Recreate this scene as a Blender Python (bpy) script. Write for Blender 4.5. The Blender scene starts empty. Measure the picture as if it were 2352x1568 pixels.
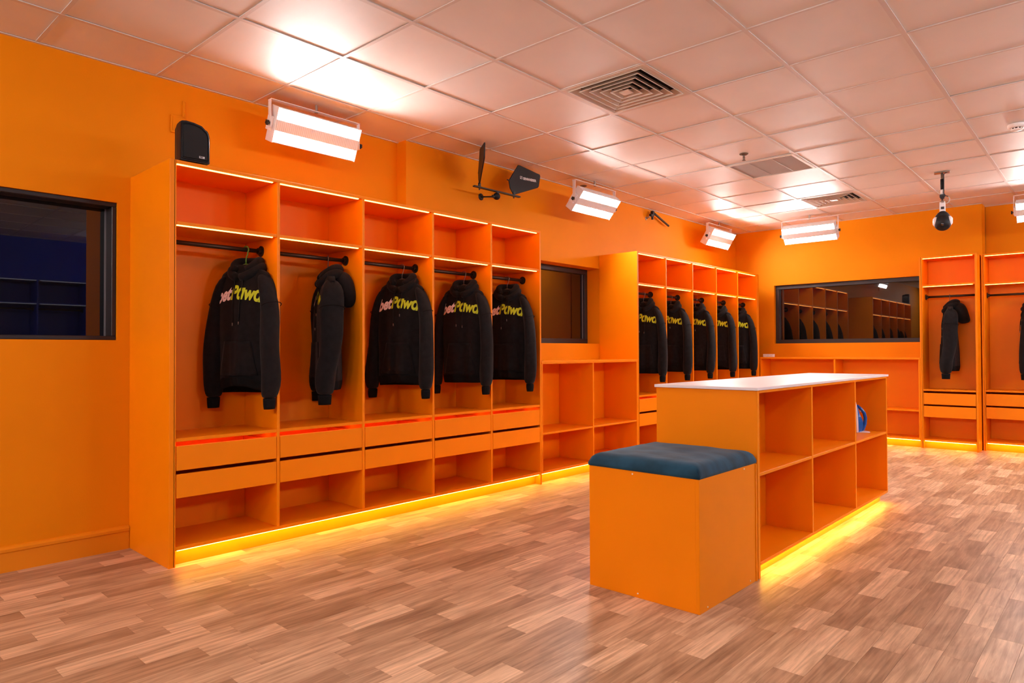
import bpy, bmesh, math, random
from mathutils import Vector, Matrix
PI = math.pi
R = math.radians
scene = bpy.context.scene
COL = scene.collection

# ------------------------------------------------------------------ camera
H = 2.765                                   # ceiling height
CAM = Vector((4.2816, -0.9354, 1.1214))
F_PX, YAW, PITCH, ROLL = 1559.71, -0.744, 0.0143, -0.0038
fw = Vector((math.sin(YAW) * math.cos(PITCH), math.cos(YAW) * math.cos(PITCH), math.sin(PITCH)))
rt = Vector((math.cos(YAW), -math.sin(YAW), 0))
up = rt.cross(fw)
rt2 = rt * math.cos(ROLL) + up * math.sin(ROLL)
up2 = -rt * math.sin(ROLL) + up * math.cos(ROLL)
cam_data = bpy.data.cameras.new('camera')
cam_data.sensor_width = 36.0
cam_data.lens = 36.0 * F_PX / 2352.0
cam_data.clip_start = 0.02
cam = bpy.data.objects.new('camera', cam_data)
COL.objects.link(cam)
mw = Matrix((rt2, up2, -fw)).transposed().to_4x4()
mw.translation = CAM
cam.matrix_world = mw
scene.camera = cam


def project(p):
    d = Vector(p) - CAM
    w = d.dot(fw)
    if w < 0.05:
        return None
    return 1176 + F_PX * d.dot(rt2) / w, 784 - F_PX * d.dot(up2) / w


# ------------------------------------------------------------------ world, exposure
world = bpy.data.worlds.new('world')
scene.world = world
world.use_nodes = True
world.node_tree.nodes['Background'].inputs['Color'].default_value = (0.02, 0.02, 0.022, 1)
world.node_tree.nodes['Background'].inputs['Strength'].default_value = 0.3
vs = scene.view_settings
vs.view_transform = 'Standard'
vs.look = 'None'
vs.exposure = 0.29
vs.gamma = 1.0
vs.use_curve_mapping = False
scene.cycles.max_bounces = 12
scene.cycles.diffuse_bounces = 6
scene.cycles.sample_clamp_indirect = 8.0
LAMP_STRENGTH = 118.0
LAMP_COLOR = (1.0, 0.93, 0.90)
LED_SHELF = 14.0
LED_PLINTH = 40.0
LED_COLOR = (1.0, 0.32, 0.045)
LED_PLINTH_COLOR = (1.0, 0.60, 0.07)

# ------------------------------------------------------------------ materials
M = {}


def principled(name):
    m = bpy.data.materials.new(name)
    m.use_nodes = True
    nt = m.node_tree
    b = nt.nodes['Principled BSDF']
    M[name] = m
    return m, nt, b


def noise(nt, scale, detail=3.0, rough=0.5, coord='Object', stretch=None):
    tc = nt.nodes.new('ShaderNodeTexCoord')
    n = nt.nodes.new('ShaderNodeTexNoise')
    n.inputs['Scale'].default_value = scale
    n.inputs['Detail'].default_value = detail
    n.inputs['Roughness'].default_value = rough
    if stretch:
        mp = nt.nodes.new('ShaderNodeMapping')
        mp.inputs['Scale'].default_value = stretch
        nt.links.new(tc.outputs[coord], mp.inputs['Vector'])
        nt.links.new(mp.outputs[0], n.inputs['Vector'])
    else:
        nt.links.new(tc.outputs[coord], n.inputs['Vector'])
    return n


def simple(name, color, rough=0.5, spec=0.5, metal=0.0, var=0.0, vscale=8.0, bump=0.0, bscale=150.0, sheen=0.0,
           stretch=None):
    m, nt, b = principled(name)
    b.inputs['Base Color'].default_value = (*color, 1)
    b.inputs['Roughness'].default_value = rough
    b.inputs['Specular IOR Level'].default_value = spec
    b.inputs['Metallic'].default_value = metal
    if sheen:
        b.inputs['Sheen Weight'].default_value = sheen
    if var:
        n = noise(nt, vscale, stretch=stretch)
        r = nt.nodes.new('ShaderNodeValToRGB')
        r.color_ramp.elements[0].position = 0.3
        r.color_ramp.elements[1].position = 0.7
        r.color_ramp.elements[0].color = (*[c * (1 - var) for c in color], 1)
        r.color_ramp.elements[1].color = (*[min(1, c * (1 + var)) for c in color], 1)
        nt.links.new(n.outputs['Fac'], r.inputs[0])
        nt.links.new(r.outputs[0], b.inputs['Base Color'])
    if bump:
        n2 = noise(nt, bscale, 2.0)
        bp = nt.nodes.new('ShaderNodeBump')
        bp.inputs['Strength'].default_value = bump
        bp.inputs['Distance'].default_value = 0.002
        nt.links.new(n2.outputs['Fac'], bp.inputs['Height'])
        nt.links.new(bp.outputs[0], b.inputs['Normal'])
    return m


def emitter(name, color, strength):
    m, nt, b = principled(name)
    b.inputs['Base Color'].default_value = (0.8, 0.8, 0.8, 1)
    b.inputs['Emission Color'].default_value = (*color, 1)
    b.inputs['Emission Strength'].default_value = strength
    return m


simple('orange_wall', (0.76, 0.235, 0.001), 0.6, 0.10, var=0.04, vscale=2.0, bump=0.15, bscale=120)
simple('orange_board', (0.86, 0.238, 0.001), 0.42, 0.15, var=0.03, vscale=3.0, bump=0.04, bscale=60)
simple('orange_edge', (0.88, 0.25, 0.02), 0.35, 0.5)
simple('orange_skirting', (0.76, 0.235, 0.003), 0.5, 0.25)
simple('blue_wall', (0.015, 0.05, 0.48), 0.55, 0.35, var=0.04, vscale=2.0)
simple('blue_board', (0.012, 0.04, 0.38), 0.4, 0.4, var=0.03, vscale=3.0)
simple('white_wall', (0.78, 0.78, 0.78), 0.6, 0.2, var=0.03, vscale=2.0)
simple('white_board', (0.80, 0.78, 0.80), 0.28, 0.5, var=0.02, vscale=3.0)
simple('tee_white', (0.66, 0.63, 0.60), 0.45, 0.5)
simple('ceiling_void', (0.08, 0.07, 0.065), 0.9, 0.1)
simple('vent_cream', (0.66, 0.60, 0.52), 0.5, 0.4)
simple('vent_dark', (0.02, 0.018, 0.016), 0.9, 0.1)
simple('grille_grey', (0.45, 0.42, 0.40), 0.4, 0.5)
simple('lamp_white', (0.82, 0.80, 0.80), 0.4, 0.5)
simple('lamp_band', (0.72, 0.66, 0.63), 0.5, 0.4)
simple('knob_black', (0.015, 0.015, 0.017), 0.45, 0.5)
simple('black_plastic', (0.008, 0.0075, 0.009), 0.5, 0.3, bump=0.1, bscale=600)
simple('black_mesh', (0.007, 0.007, 0.008), 0.65, 0.3, bump=0.3, bscale=900)
simple('black_cloth', (0.0085, 0.0075, 0.008), 0.95, 0.12, var=0.25, vscale=30, bump=0.35, bscale=700, sheen=0.06)
simple('black_rib', (0.006, 0.0055, 0.0057), 0.95, 0.12, bump=0.3, bscale=500)
simple('black_cord', (0.010, 0.009, 0.009), 0.8, 0.2)
simple('print_white', (0.86, 0.80, 0.80), 0.6, 0.3)
simple('print_lime', (0.50, 0.62, 0.015), 0.6, 0.3)
simple('print_pale', (0.72, 0.72, 0.72), 0.6, 0.3)
simple('rod_dark', (0.030, 0.022, 0.018), 0.38, 0.5, 0.5)
simple('hanger_grey', (0.20, 0.17, 0.15), 0.35, 0.5, 0.6)
simple('hanger_green', (0.10, 0.24, 0.03), 0.35, 0.5)
simple('frame_dark', (0.020, 0.014, 0.014), 0.45, 0.4)
simple('gasket_grey', (0.16, 0.15, 0.16), 0.5, 0.4)
simple('chrome', (0.40, 0.36, 0.32), 0.35, 0.5, 0.9)
simple('bronze', (0.16, 0.12, 0.09), 0.4, 0.5, 0.7)
simple('velvet_blue', (0.008, 0.046, 0.082), 0.8, 0.15, var=0.45, vscale=7.0, bump=0.08, bscale=500, sheen=0.10,
       stretch=(1, 2.4, 1))
simple('velvet_seam', (0.007, 0.026, 0.05), 0.8, 0.2)
simple('gap_dark', (0.006, 0.003, 0.002), 0.9, 0.05)
simple('iron_blue', (0.01, 0.09, 0.36), 0.25, 0.5)
simple('iron_white', (0.80, 0.78, 0.82), 0.25, 0.5)
simple('cable_grey', (0.5, 0.47, 0.44), 0.5, 0.4)
simple('socket_white', (0.85, 0.80, 0.76), 0.4, 0.5)
emitter('lamp_tube', LAMP_COLOR, LAMP_STRENGTH)
emitter('led_shelf', LED_COLOR, LED_SHELF)
emitter('led_plinth', LED_PLINTH_COLOR, LED_PLINTH)
emitter('led_white', (0.8, 0.85, 1.0), 1.2)

m, nt, b = principled('dark_glass')
b.inputs['Base Color'].default_value = (0.004, 0.0035, 0.0035, 1)
b.inputs['Roughness'].default_value = 0.015
b.inputs['Specular IOR Level'].default_value = 1.0


def tile_material():
    m, nt, b = principled('ceiling_tile')
    oi = nt.nodes.new('ShaderNodeObjectInfo')
    r = nt.nodes.new('ShaderNodeValToRGB')
    r.color_ramp.elements[0].color = (0.80, 0.79, 0.765, 1)
    r.color_ramp.elements[1].color = (0.86, 0.86, 0.83, 1)
    nt.links.new(oi.outputs['Random'], r.inputs[0])
    n = noise(nt, 3.0)
    mx = nt.nodes.new('ShaderNodeMixRGB')
    mx.blend_type = 'MULTIPLY'
    mx.inputs[0].default_value = 0.12
    nt.links.new(r.outputs[0], mx.inputs[1])
    nt.links.new(n.outputs['Fac'], mx.inputs[2])
    nt.links.new(mx.outputs[0], b.inputs['Base Color'])
    b.inputs['Roughness'].default_value = 0.5
    b.inputs['Specular IOR Level'].default_value = 0.5
    n2 = noise(nt, 5.0, 4.0, stretch=(1, 6, 1))
    bp = nt.nodes.new('ShaderNodeBump')
    bp.inputs['Strength'].default_value = 0.12
    bp.inputs['Distance'].default_value = 0.004
    nt.links.new(n2.outputs['Fac'], bp.inputs['Height'])
    nt.links.new(bp.outputs[0], b.inputs['Normal'])


tile_material()


def wood_material(name, from_attribute):
    """Plank wood. The tone of each plank comes from the object colour, or from a mesh colour attribute."""
    m, nt, b = principled(name)
    geo = nt.nodes.new('ShaderNodeNewGeometry')
    if from_attribute:
        src = nt.nodes.new('ShaderNodeVertexColor')
        src.layer_name = 'tone'
        col = src.outputs['Color']
    else:
        src = nt.nodes.new('ShaderNodeObjectInfo')
        col = src.outputs['Color']
    sep = nt.nodes.new('ShaderNodeSeparateColor')
    nt.links.new(col, sep.inputs[0])
    # shift the grain from plank to plank
    off = nt.nodes.new('ShaderNodeCombineXYZ')
    mul = nt.nodes.new('ShaderNodeMath')
    mul.operation = 'MULTIPLY'
    mul.inputs[1].default_value = 37.0
    nt.links.new(sep.outputs[1], mul.inputs[0])
    nt.links.new(mul.outputs[0], off.inputs[0])
    nt.links.new(mul.outputs[0], off.inputs[1])
    add = nt.nodes.new('ShaderNodeVectorMath')
    add.operation = 'ADD'
    nt.links.new(geo.outputs['Position'], add.inputs[0])
    nt.links.new(off.outputs[0], add.inputs[1])
    mp = nt.nodes.new('ShaderNodeMapping')
    mp.inputs['Scale'].default_value = (1.0, 0.045, 1.0)
    nt.links.new(add.outputs[0], mp.inputs['Vector'])
    n = nt.nodes.new('ShaderNodeTexNoise')
    n.inputs['Scale'].default_value = 55.0
    n.inputs['Detail'].default_value = 6.0
    n.inputs['Roughness'].default_value = 0.65
    n.inputs['Distortion'].default_value = 0.6
    nt.links.new(mp.outputs[0], n.inputs['Vector'])
    mp2 = nt.nodes.new('ShaderNodeMapping')
    mp2.inputs['Scale'].default_value = (1.0, 0.25, 1.0)
    nt.links.new(add.outputs[0], mp2.inputs['Vector'])
    n2 = nt.nodes.new('ShaderNodeTexNoise')
    n2.inputs['Scale'].default_value = 9.0
    n2.inputs['Detail'].default_value = 4.0
    n2.inputs['Distortion'].default_value = 1.2
    nt.links.new(mp2.outputs[0], n2.inputs['Vector'])
    # base tone ramp from red channel
    ramp = nt.nodes.new('ShaderNodeValToRGB')
    ramp.color_ramp.elements[0].color = (0.385, 0.22, 0.122, 1)
    ramp.color_ramp.elements[1].color = (0.86, 0.60, 0.385, 1)
    nt.links.new(sep.outputs[0], ramp.inputs[0])
    g = nt.nodes.new('ShaderNodeValToRGB')
    g.color_ramp.elements[0].position = 0.34
    g.color_ramp.elements[0].color = (0.52, 0.46, 0.42, 1)
    g.color_ramp.elements[1].position = 0.66
    g.color_ramp.elements[1].color = (1.10, 1.10, 1.10, 1)
    nt.links.new(n.outputs['Fac'], g.inputs[0])
    g2 = nt.nodes.new('ShaderNodeValToRGB')
    g2.color_ramp.elements[0].position = 0.34
    g2.color_ramp.elements[0].color = (0.64, 0.59, 0.56, 1)
    g2.color_ramp.elements[1].position = 0.62
    g2.color_ramp.elements[1].color = (1.05, 1.05, 1.05, 1)
    nt.links.new(n2.outputs['Fac'], g2.inputs[0])
    m1 = nt.nodes.new('ShaderNodeMixRGB')
    m1.blend_type = 'MULTIPLY'
    m1.inputs[0].default_value = 0.85
    nt.links.new(ramp.outputs[0], m1.inputs[1])
    nt.links.new(g.outputs[0], m1.inputs[2])
    m2 = nt.nodes.new('ShaderNodeMixRGB')
    m2.blend_type = 'MULTIPLY'
    m2.inputs[0].default_value = 0.8
    nt.links.new(m1.outputs[0], m2.inputs[1])
    nt.links.new(g2.outputs[0], m2.inputs[2])
    nt.links.new(m2.outputs[0], b.inputs['Base Color'])
    b.inputs['Roughness'].default_value = 0.40
    b.inputs['Specular IOR Level'].default_value = 0.28
    bp = nt.nodes.new('ShaderNodeBump')
    bp.inputs['Strength'].default_value = 0.08
    bp.inputs['Distance'].default_value = 0.002
    nt.links.new(n.outputs['Fac'], bp.inputs['Height'])
    nt.links.new(bp.outputs[0], b.inputs['Normal'])


wood_material('plank_wood', False)
wood_material('plank_wood_far', True)
simple('subfloor', (0.16, 0.09, 0.055), 0.7, 0.2)


# ------------------------------------------------------------------ builders
def link(name, data, parent=None, loc=None, rot=None):
    o = bpy.data.objects.new(name, data)
    COL.objects.link(o)
    if parent is not None:
        o.parent = parent
    if loc is not None:
        o.location = loc
    if rot is not None:
        o.rotation_euler = rot
    return o


def thing(name, label, cat, loc=(0, 0, 0), rotz=0.0, group=None):
    o = link(name, None, None, loc, (0, 0, rotz))
    o.empty_display_size = 0.05
    o['label'] = label
    o['category'] = cat
    if group:
        o['group'] = group
    return o


def tag(o, label, cat, group=None):
    o['label'] = label
    o['category'] = cat
    if group:
        o['group'] = group
    return o


def struct(o):
    o['kind'] = 'structure'
    return o


_cache = {}


def box_mesh(sx, sy, sz, mat, bevel=0.0):
    """box from (0,0,0) to (sx,sy,sz), shared between alike pieces"""
    key = (round(sx, 4), round(sy, 4), round(sz, 4), mat, round(bevel, 5))
    if key in _cache:
        return _cache[key]
    bm = bmesh.new()
    bmesh.ops.create_cube(bm, size=1.0)
    for v in bm.verts:
        v.co = Vector(((v.co.x + .5) * sx, (v.co.y + .5) * sy, (v.co.z + .5) * sz))
    if bevel:
        bmesh.ops.bevel(bm, geom=list(bm.edges), offset=bevel, segments=1, affect='EDGES', profile=0.5)
    me = bpy.data.meshes.new('box')
    bm.to_mesh(me)
    bm.free()
    me.materials.append(M[mat])
    _cache[key] = me
    return me


def part(name, parent, x0, x1, y0, y1, z0, z1, mat, bevel=0.0012):
    return link(name, box_mesh(x1 - x0, y1 - y0, z1 - z0, mat, bevel), parent, (x0, y0, z0))


def bm_box(bm, x0, x1, y0, y1, z0, z1, mi=0):
    vs_ = [bm.verts.new(p) for p in ((x0, y0, z0), (x1, y0, z0), (x1, y1, z0), (x0, y1, z0),
                                     (x0, y0, z1), (x1, y0, z1), (x1, y1, z1), (x0, y1, z1))]
    for f in ((3, 2, 1, 0), (4, 5, 6, 7), (0, 1, 5, 4), (1, 2, 6, 5), (2, 3, 7, 6), (3, 0, 4, 7)):
        fc = bm.faces.new([vs_[i] for i in f])
        fc.material_index = mi


def bm_mesh(name, bm, mats, smooth=False):
    bmesh.ops.recalc_face_normals(bm, faces=bm.faces)
    me = bpy.data.meshes.new(name)
    bm.to_mesh(me)
    bm.free()
    for mt in ([mats] if isinstance(mats, str) else mats):
        me.materials.append(M[mt])
    if smooth:
        me.polygons.foreach_set('use_smooth', [True] * len(me.polygons))
    return me


def bm_obj(name, bm, mats, parent=None, smooth=False, loc=None, rot=None):
    return link(name, bm_mesh(name, bm, mats, smooth), parent, loc, rot)


def bm_loft(bm, rings, cap=True, closed=True):
    """rings: list of equal-length point lists"""
    rv = [[bm.verts.new(p) for p in r] for r in rings]
    n = len(rv[0])
    for a, c in zip(rv[:-1], rv[1:]):
        for i in range(n if closed else n - 1):
            j = (i + 1) % n
            bm.faces.new((a[i], a[j], c[j], c[i]))
    if cap and closed:
        bm.faces.new(list(reversed(rv[0])))
        bm.faces.new(rv[-1])
    return rv


def bm_tube(bm, pts, rad, n=8, cap=True):
    """tube along a polyline, rad a number or a list"""
    pts = [Vector(p) for p in pts]
    rings = []
    prev = None
    for i, p in enumerate(pts):
        a = pts[max(i - 1, 0)]
        c = pts[min(i + 1, len(pts) - 1)]
        t = (c - a).normalized()
        if prev is None:
            ref = Vector((0, 0, 1)) if abs(t.z) < 0.9 else Vector((1, 0, 0))
            u = t.cross(ref).normalized()
        else:
            u = (prev - t * prev.dot(t)).normalized()
        prev = u
        v = t.cross(u)
        r = rad[i] if isinstance(rad, (list, tuple)) else rad
        rings.append([p + (u * math.cos(2 * PI * k / n) + v * math.sin(2 * PI * k / n)) * r for k in range(n)])
    bm_loft(bm, rings, cap)


def bm_disc(bm, c, axis, r, h, n=20):
    """short cylinder from c along axis"""
    c = Vector(c)
    ax = Vector(axis).normalized()
    bm_tube(bm, [c, c + ax * h], r, n)


def bm_lathe(bm, prof, n=20, centre=(0, 0, 0)):
    """prof: list of (radius, z)"""
    c = Vector(centre)
    rings = [[c + Vector((max(r, 1e-4) * math.cos(2 * PI * k / n), max(r, 1e-4) * math.sin(2 * PI * k / n), z))
              for k in range(n)] for r, z in prof]
    bm_loft(bm, rings, True)


def bm_prism(bm, poly, y0, y1):
    """polygon in the local x-z plane, extruded along y"""
    a = [bm.verts.new((x, y0, z)) for x, z in poly]
    c = [bm.verts.new((x, y1, z)) for x, z in poly]
    bm.faces.new(a)
    bm.faces.new(list(reversed(c)))
    n = len(poly)
    for i in range(n):
        j = (i + 1) % n
        bm.faces.new((a[j], a[i], c[i], c[j]))


def text_mesh(name, body, size, mat, bold=0.0, shear=0.0, extrude=0.0, slices=0.0):
    cu = bpy.data.curves.new(name, 'FONT')
    cu.body = body
    cu.size = size
    cu.offset = bold
    cu.shear = shear
    cu.extrude = extrude
    cu.resolution_u = 3
    cu.align_x = 'LEFT'
    o = bpy.data.objects.new(name, cu)
    COL.objects.link(o)
    dg = bpy.context.evaluated_depsgraph_get()
    me = bpy.data.meshes.new_from_object(o.evaluated_get(dg))
    bpy.data.objects.remove(o)
    bpy.data.curves.remove(cu)
    me.materials.clear()
    me.materials.append(M[mat])
    if slices:
        bm = bmesh.new()
        bm.from_mesh(me)
        xs = [v.co.x for v in bm.verts]
        x = min(xs) + slices
        while x < max(xs):
            bmesh.ops.bisect_plane(bm, geom=bm.verts[:] + bm.edges[:] + bm.faces[:], plane_co=(x, 0, 0),
                                   plane_no=(1, 0, 0))
            x += slices
        bmesh.ops.triangulate(bm, faces=bm.faces[:])
        bm.to_mesh(me)
        bm.free()
    return me


def copy_tree(root, loc=None, rotz=None):
    r = root.copy()
    COL.objects.link(r)
    if loc is not None:
        r.location = loc
    if rotz is not None:
        r.rotation_euler = (0, 0, rotz)
    for ch in root.children:
        c = ch.copy()
        COL.objects.link(c)
        c.parent = r
        for g in ch.children:
            d = g.copy()
            COL.objects.link(d)
            d.parent = c
    return r


# ------------------------------------------------------------------ room shell
XL, XP, XR = 0.0, 0.11, 7.10            # left wall, its stepped-out part, right wall
YS = 2.385                              # where the left wall steps out
YB, YB2, XS = 8.28, 8.52, 3.010          # back wall, its set-back part, the step
YF = -3.6                               # wall behind the camera
T = 0.22
# window openings
W1 = (-1.25, 0.388, 1.193, 1.979)       # y0,y1,z0,z1 in left wall
W2 = (3.52, 4.962, 1.198, 1.988)
W3 = (0.655, 2.60, 1.212, 1.999)        # x0,x1,z0,z1 in back wall
TOP = H + 0.12

bm = bmesh.new()
y0, y1, z0, z1 = W1
bm_box(bm, XL - T, XL, YF, y0, 0, TOP)
bm_box(bm, XL - T, XL, y1, YS, 0, TOP)
bm_box(bm, XL - T, XL, y0, y1, 0, z0)
bm_box(bm, XL - T, XL, y0, y1, z1, TOP)
y0, y1, z0, z1 = W2
bm_box(bm, XL - T, XP, YS, y0, 0, TOP)
bm_box(bm, XL - T, XP, y1, YB + T, 0, TOP)
bm_box(bm, XL - T, XP, y0, y1, 0, z0)
bm_box(bm, XL - T, XP, y0, y1, z1, TOP)
struct(bm_obj('wall_left', bm, 'orange_wall'))

bm = bmesh.new()
x0, x1, z0, z1 = W3
bm_box(bm, XP, x0, YB, YB + T, 0, TOP)
bm_box(bm, x1, XS, YB, YB + T, 0, TOP)
bm_box(bm, x0, x1, YB, YB + T, 0, z0)
bm_box(bm, x0, x1, YB, YB + T, z1, TOP)
bm_box(bm, XS, XR, YB2, YB2 + T, 0, TOP)
struct(bm_obj('wall_back', bm, 'orange_wall'))

bm = bmesh.new()
bm_box(bm, XR, XR + T, YF, YB2 + T, 0, TOP)
struct(bm_obj('wall_right', bm, 'blue_wall'))
bm = bmesh.new()
bm_box(bm, XL - T, XR + T, YF - T, YF, 0, TOP, 0)
struct(bm_obj('wall_front', bm, 'white_wall'))  # unseen wall, coloured white to bounce neutral light into the room

# skirting on the left wall
bm = bmesh.new()
prof = [(0.0, 0.0), (0.014, 0.0), (0.014, 0.098), (0.020, 0.104), (0.020, 0.118), (0.012, 0.128), (0.0, 0.132)]
bm_loft(bm, [[(XL + px, yy, pz) for px, pz in prof] for yy in (YF, 0.452)], True)
struct(bm_obj('baseboard_left', bm, 'orange_skirting'))


# ------------------------------------------------------------------ windows
def window(name, p0, length, height, rotz, fw_=0.052, d=0.055, gl=0.030):
    """dark glazed window; local x along the wall, +y into the wall, origin at lower left of the frame"""
    w = struct(link(name, None, None, p0, (0, 0, rotz)))
    w.empty_display_size = 0.05
    part('frame_rail', w, 0, length, 0, d, 0, fw_, 'frame_dark', 0.003)
    part('frame_rail', w, 0, length, 0, d, height - fw_, height, 'frame_dark', 0.003)
    part('frame_stile', w, 0, fw_, 0, d, fw_, height - fw_, 'frame_dark', 0.003)
    part('frame_stile', w, length - fw_, length, 0, d, fw_, height - fw_, 'frame_dark', 0.003)
    g = 0.008
    part('gasket', w, length - fw_ - g, length - fw_, gl - .006, d, fw_, height - fw_, 'gasket_grey', 0)
    part('gasket', w, fw_, fw_ + g, gl - .014, d, fw_, height - fw_, 'frame_dark', 0)
    part('pane', w, fw_ + g, length - fw_ - g, gl, gl + .006, fw_, height - fw_, 'dark_glass', 0)
    part('backing', w, 0, length, d, d + 0.02, 0, height, 'gap_dark', 0)
    return w


window('window_1', (XL - 0.014, W1[0], W1[2]), W1[1] - W1[0], W1[3] - W1[2], PI / 2, .024, .125, .105)
window('window_2', (XL - 0.045, W2[0], W2[2]), W2[1] - W2[0], W2[3] - W2[2], PI / 2)
window('window_3', (W3[0], YB + 0.045, W3[2]), W3[1] - W3[0], W3[3] - W3[2], 0.0)

# ------------------------------------------------------------------ ceiling
GTH = 0.0132
GO = Vector((0.45, 0.0))
GS = 0.6


def grid_pt(j, i):
    x, y = j * GS, i * GS
    return Vector((GO.x + x * math.cos(GTH) - y * math.sin(GTH), GO.y + x * math.sin(GTH) + y * math.cos(GTH)))


bm = bmesh.new()
bm_box(bm, XL - T, XR + T, YF - T, YB2 + T, H + 0.05, H + 0.12)
ceiling = struct(bm_obj('ceiling', bm, 'ceiling_void'))


def inside(p):
    if p.x < (XL if p.y < YS else XP) - 1e-6 or p.x > XR + 1e-6 or p.y < YF - 1e-6:
        return False
    return p.y <= (YB if p.x < XS else YB2) + 1e-6


def clip(poly, px, py, nx, ny):
    out = []
    for k in range(len(poly)):
        a, c = poly[k], poly[(k + 1) % len(poly)]
        da = (a.x - px) * nx + (a.y - py) * ny
        dc = (c.x - px) * nx + (c.y - py) * ny
        if da >= 0:
            out.append(a)
        if (da >= 0) != (dc >= 0):
            t = da / (da - dc)
            out.append(a.lerp(c, t))
    return out


rnd = random.Random(4)
SKIP = {(2, 4), (2, 8), (2, 11)}
gap = 0.0035
bm = bmesh.new()
bm_box(bm, gap, GS - gap, gap, GS - gap, 0.0, 0.014)
full_tile = bm_mesh('tile', bm, 'ceiling_tile')
for j in range(-1, 12):
    for i in range(-7, 15):
        if (j, i) in SKIP:
            continue
        corners = [grid_pt(j, i), grid_pt(j + 1, i), grid_pt(j + 1, i + 1), grid_pt(j, i + 1)]
        dz = H + 0.0035 + rnd.uniform(-0.0012, 0.0025)
        rx, ry = rnd.uniform(-.0016, .0016), rnd.uniform(-.0016, .0016)
        if all(inside(c) for c in corners):
            o = link('tile', full_tile, ceiling, (corners[0].x, corners[0].y, dz), (rx, ry, GTH))
        else:
            xm = sum(c.x for c in corners) / 4
            ym = sum(c.y for c in corners) / 4
            poly = [c.copy() for c in corners]
            poly = clip(poly, (XL if ym < YS else XP) + .002, 0, 1, 0)
            poly = clip(poly, XR - .002, 0, -1, 0)
            poly = clip(poly, 0, YF + .002, 0, 1)
            poly = clip(poly, 0, (YB if xm < XS else YB2) - .002, 0, -1) if poly else poly
            if len(poly) < 3:
                continue
            cx = sum(p.x for p in poly) / len(poly)
            cy = sum(p.y for p in poly) / len(poly)
            poly = [Vector((p.x + (cx - p.x) * .008, p.y + (cy - p.y) * .008)) for p in poly]
            bm = bmesh.new()
            lo = [bm.verts.new((p.x - cx, p.y - cy, 0)) for p in poly]
            hi = [bm.verts.new((p.x - cx, p.y - cy, 0.014)) for p in poly]
            bm.faces.new(lo)
            bm.faces.new(list(reversed(hi)))
            for k in range(len(lo)):
                k2 = (k + 1) % len(lo)
                bm.faces.new((lo[k], lo[k2], hi[k2], hi[k]))
            bm_obj('tile', bm, 'ceiling_tile', ceiling, loc=(cx, cy, dz))

# runners of the grid: long ones one by one, cross tees one by one
tw = 0.012
for j in range(0, 12):
    a, c = grid_pt(j, -6.0), grid_pt(j, 13.75)
    L = (c - a).length
    part_o = link('main_runner', box_mesh(2 * tw, L, 0.004, 'tee_white'), ceiling,
                  (a.x - tw * math.cos(GTH), a.y - tw * math.sin(GTH), H - 0.001), (0, 0, GTH))
for i in range(-5, 14):
    for j in range(-1, 12):
        a, c = grid_pt(j, i), grid_pt(j + 1, i)
        if not inside((a + c) / 2):
            continue
        if j == -1:
            a = grid_pt(-0.72 if i * GS < YS else -0.54, i)
        if j == 11 or not inside(c):
            continue
        L = (c - a).length - 2 * tw
        d = (c - a).normalized()
        st = a + d * tw
        link('cross_tee', box_mesh(L, 2 * tw * .8, 0.004, 'tee_white'), ceiling,
             (st.x + tw * .8 * math.sin(GTH), st.y - tw * .8 * math.cos(GTH), H - 0.0004), (0, 0, GTH))
part('wall_angle', ceiling, XL, XL + 0.018, YF, YS, H - 0.001, H + 0.003, 'tee_white', 0)
part('wall_angle', ceiling, XP, XP + 0.018, YS, YB, H - 0.001, H + 0.003, 'tee_white', 0)
part('wall_angle', ceiling, XP, XS, YB - 0.018, YB, H - 0.001, H + 0.003, 'tee_white', 0)
part('wall_angle', ceiling, XS, XR, YB2 - 0.018, YB2, H - 0.001, H + 0.003, 'tee_white', 0)

# ------------------------------------------------------------------ floor
bm = bmesh.new()
bm_box(bm, XL - T, XR + T, YF - T, YB2 + T, -0.10, -0.004)
floor = struct(bm_obj('floor', bm, 'subfloor'))
PW, PER = 0.105, 0.98
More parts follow.
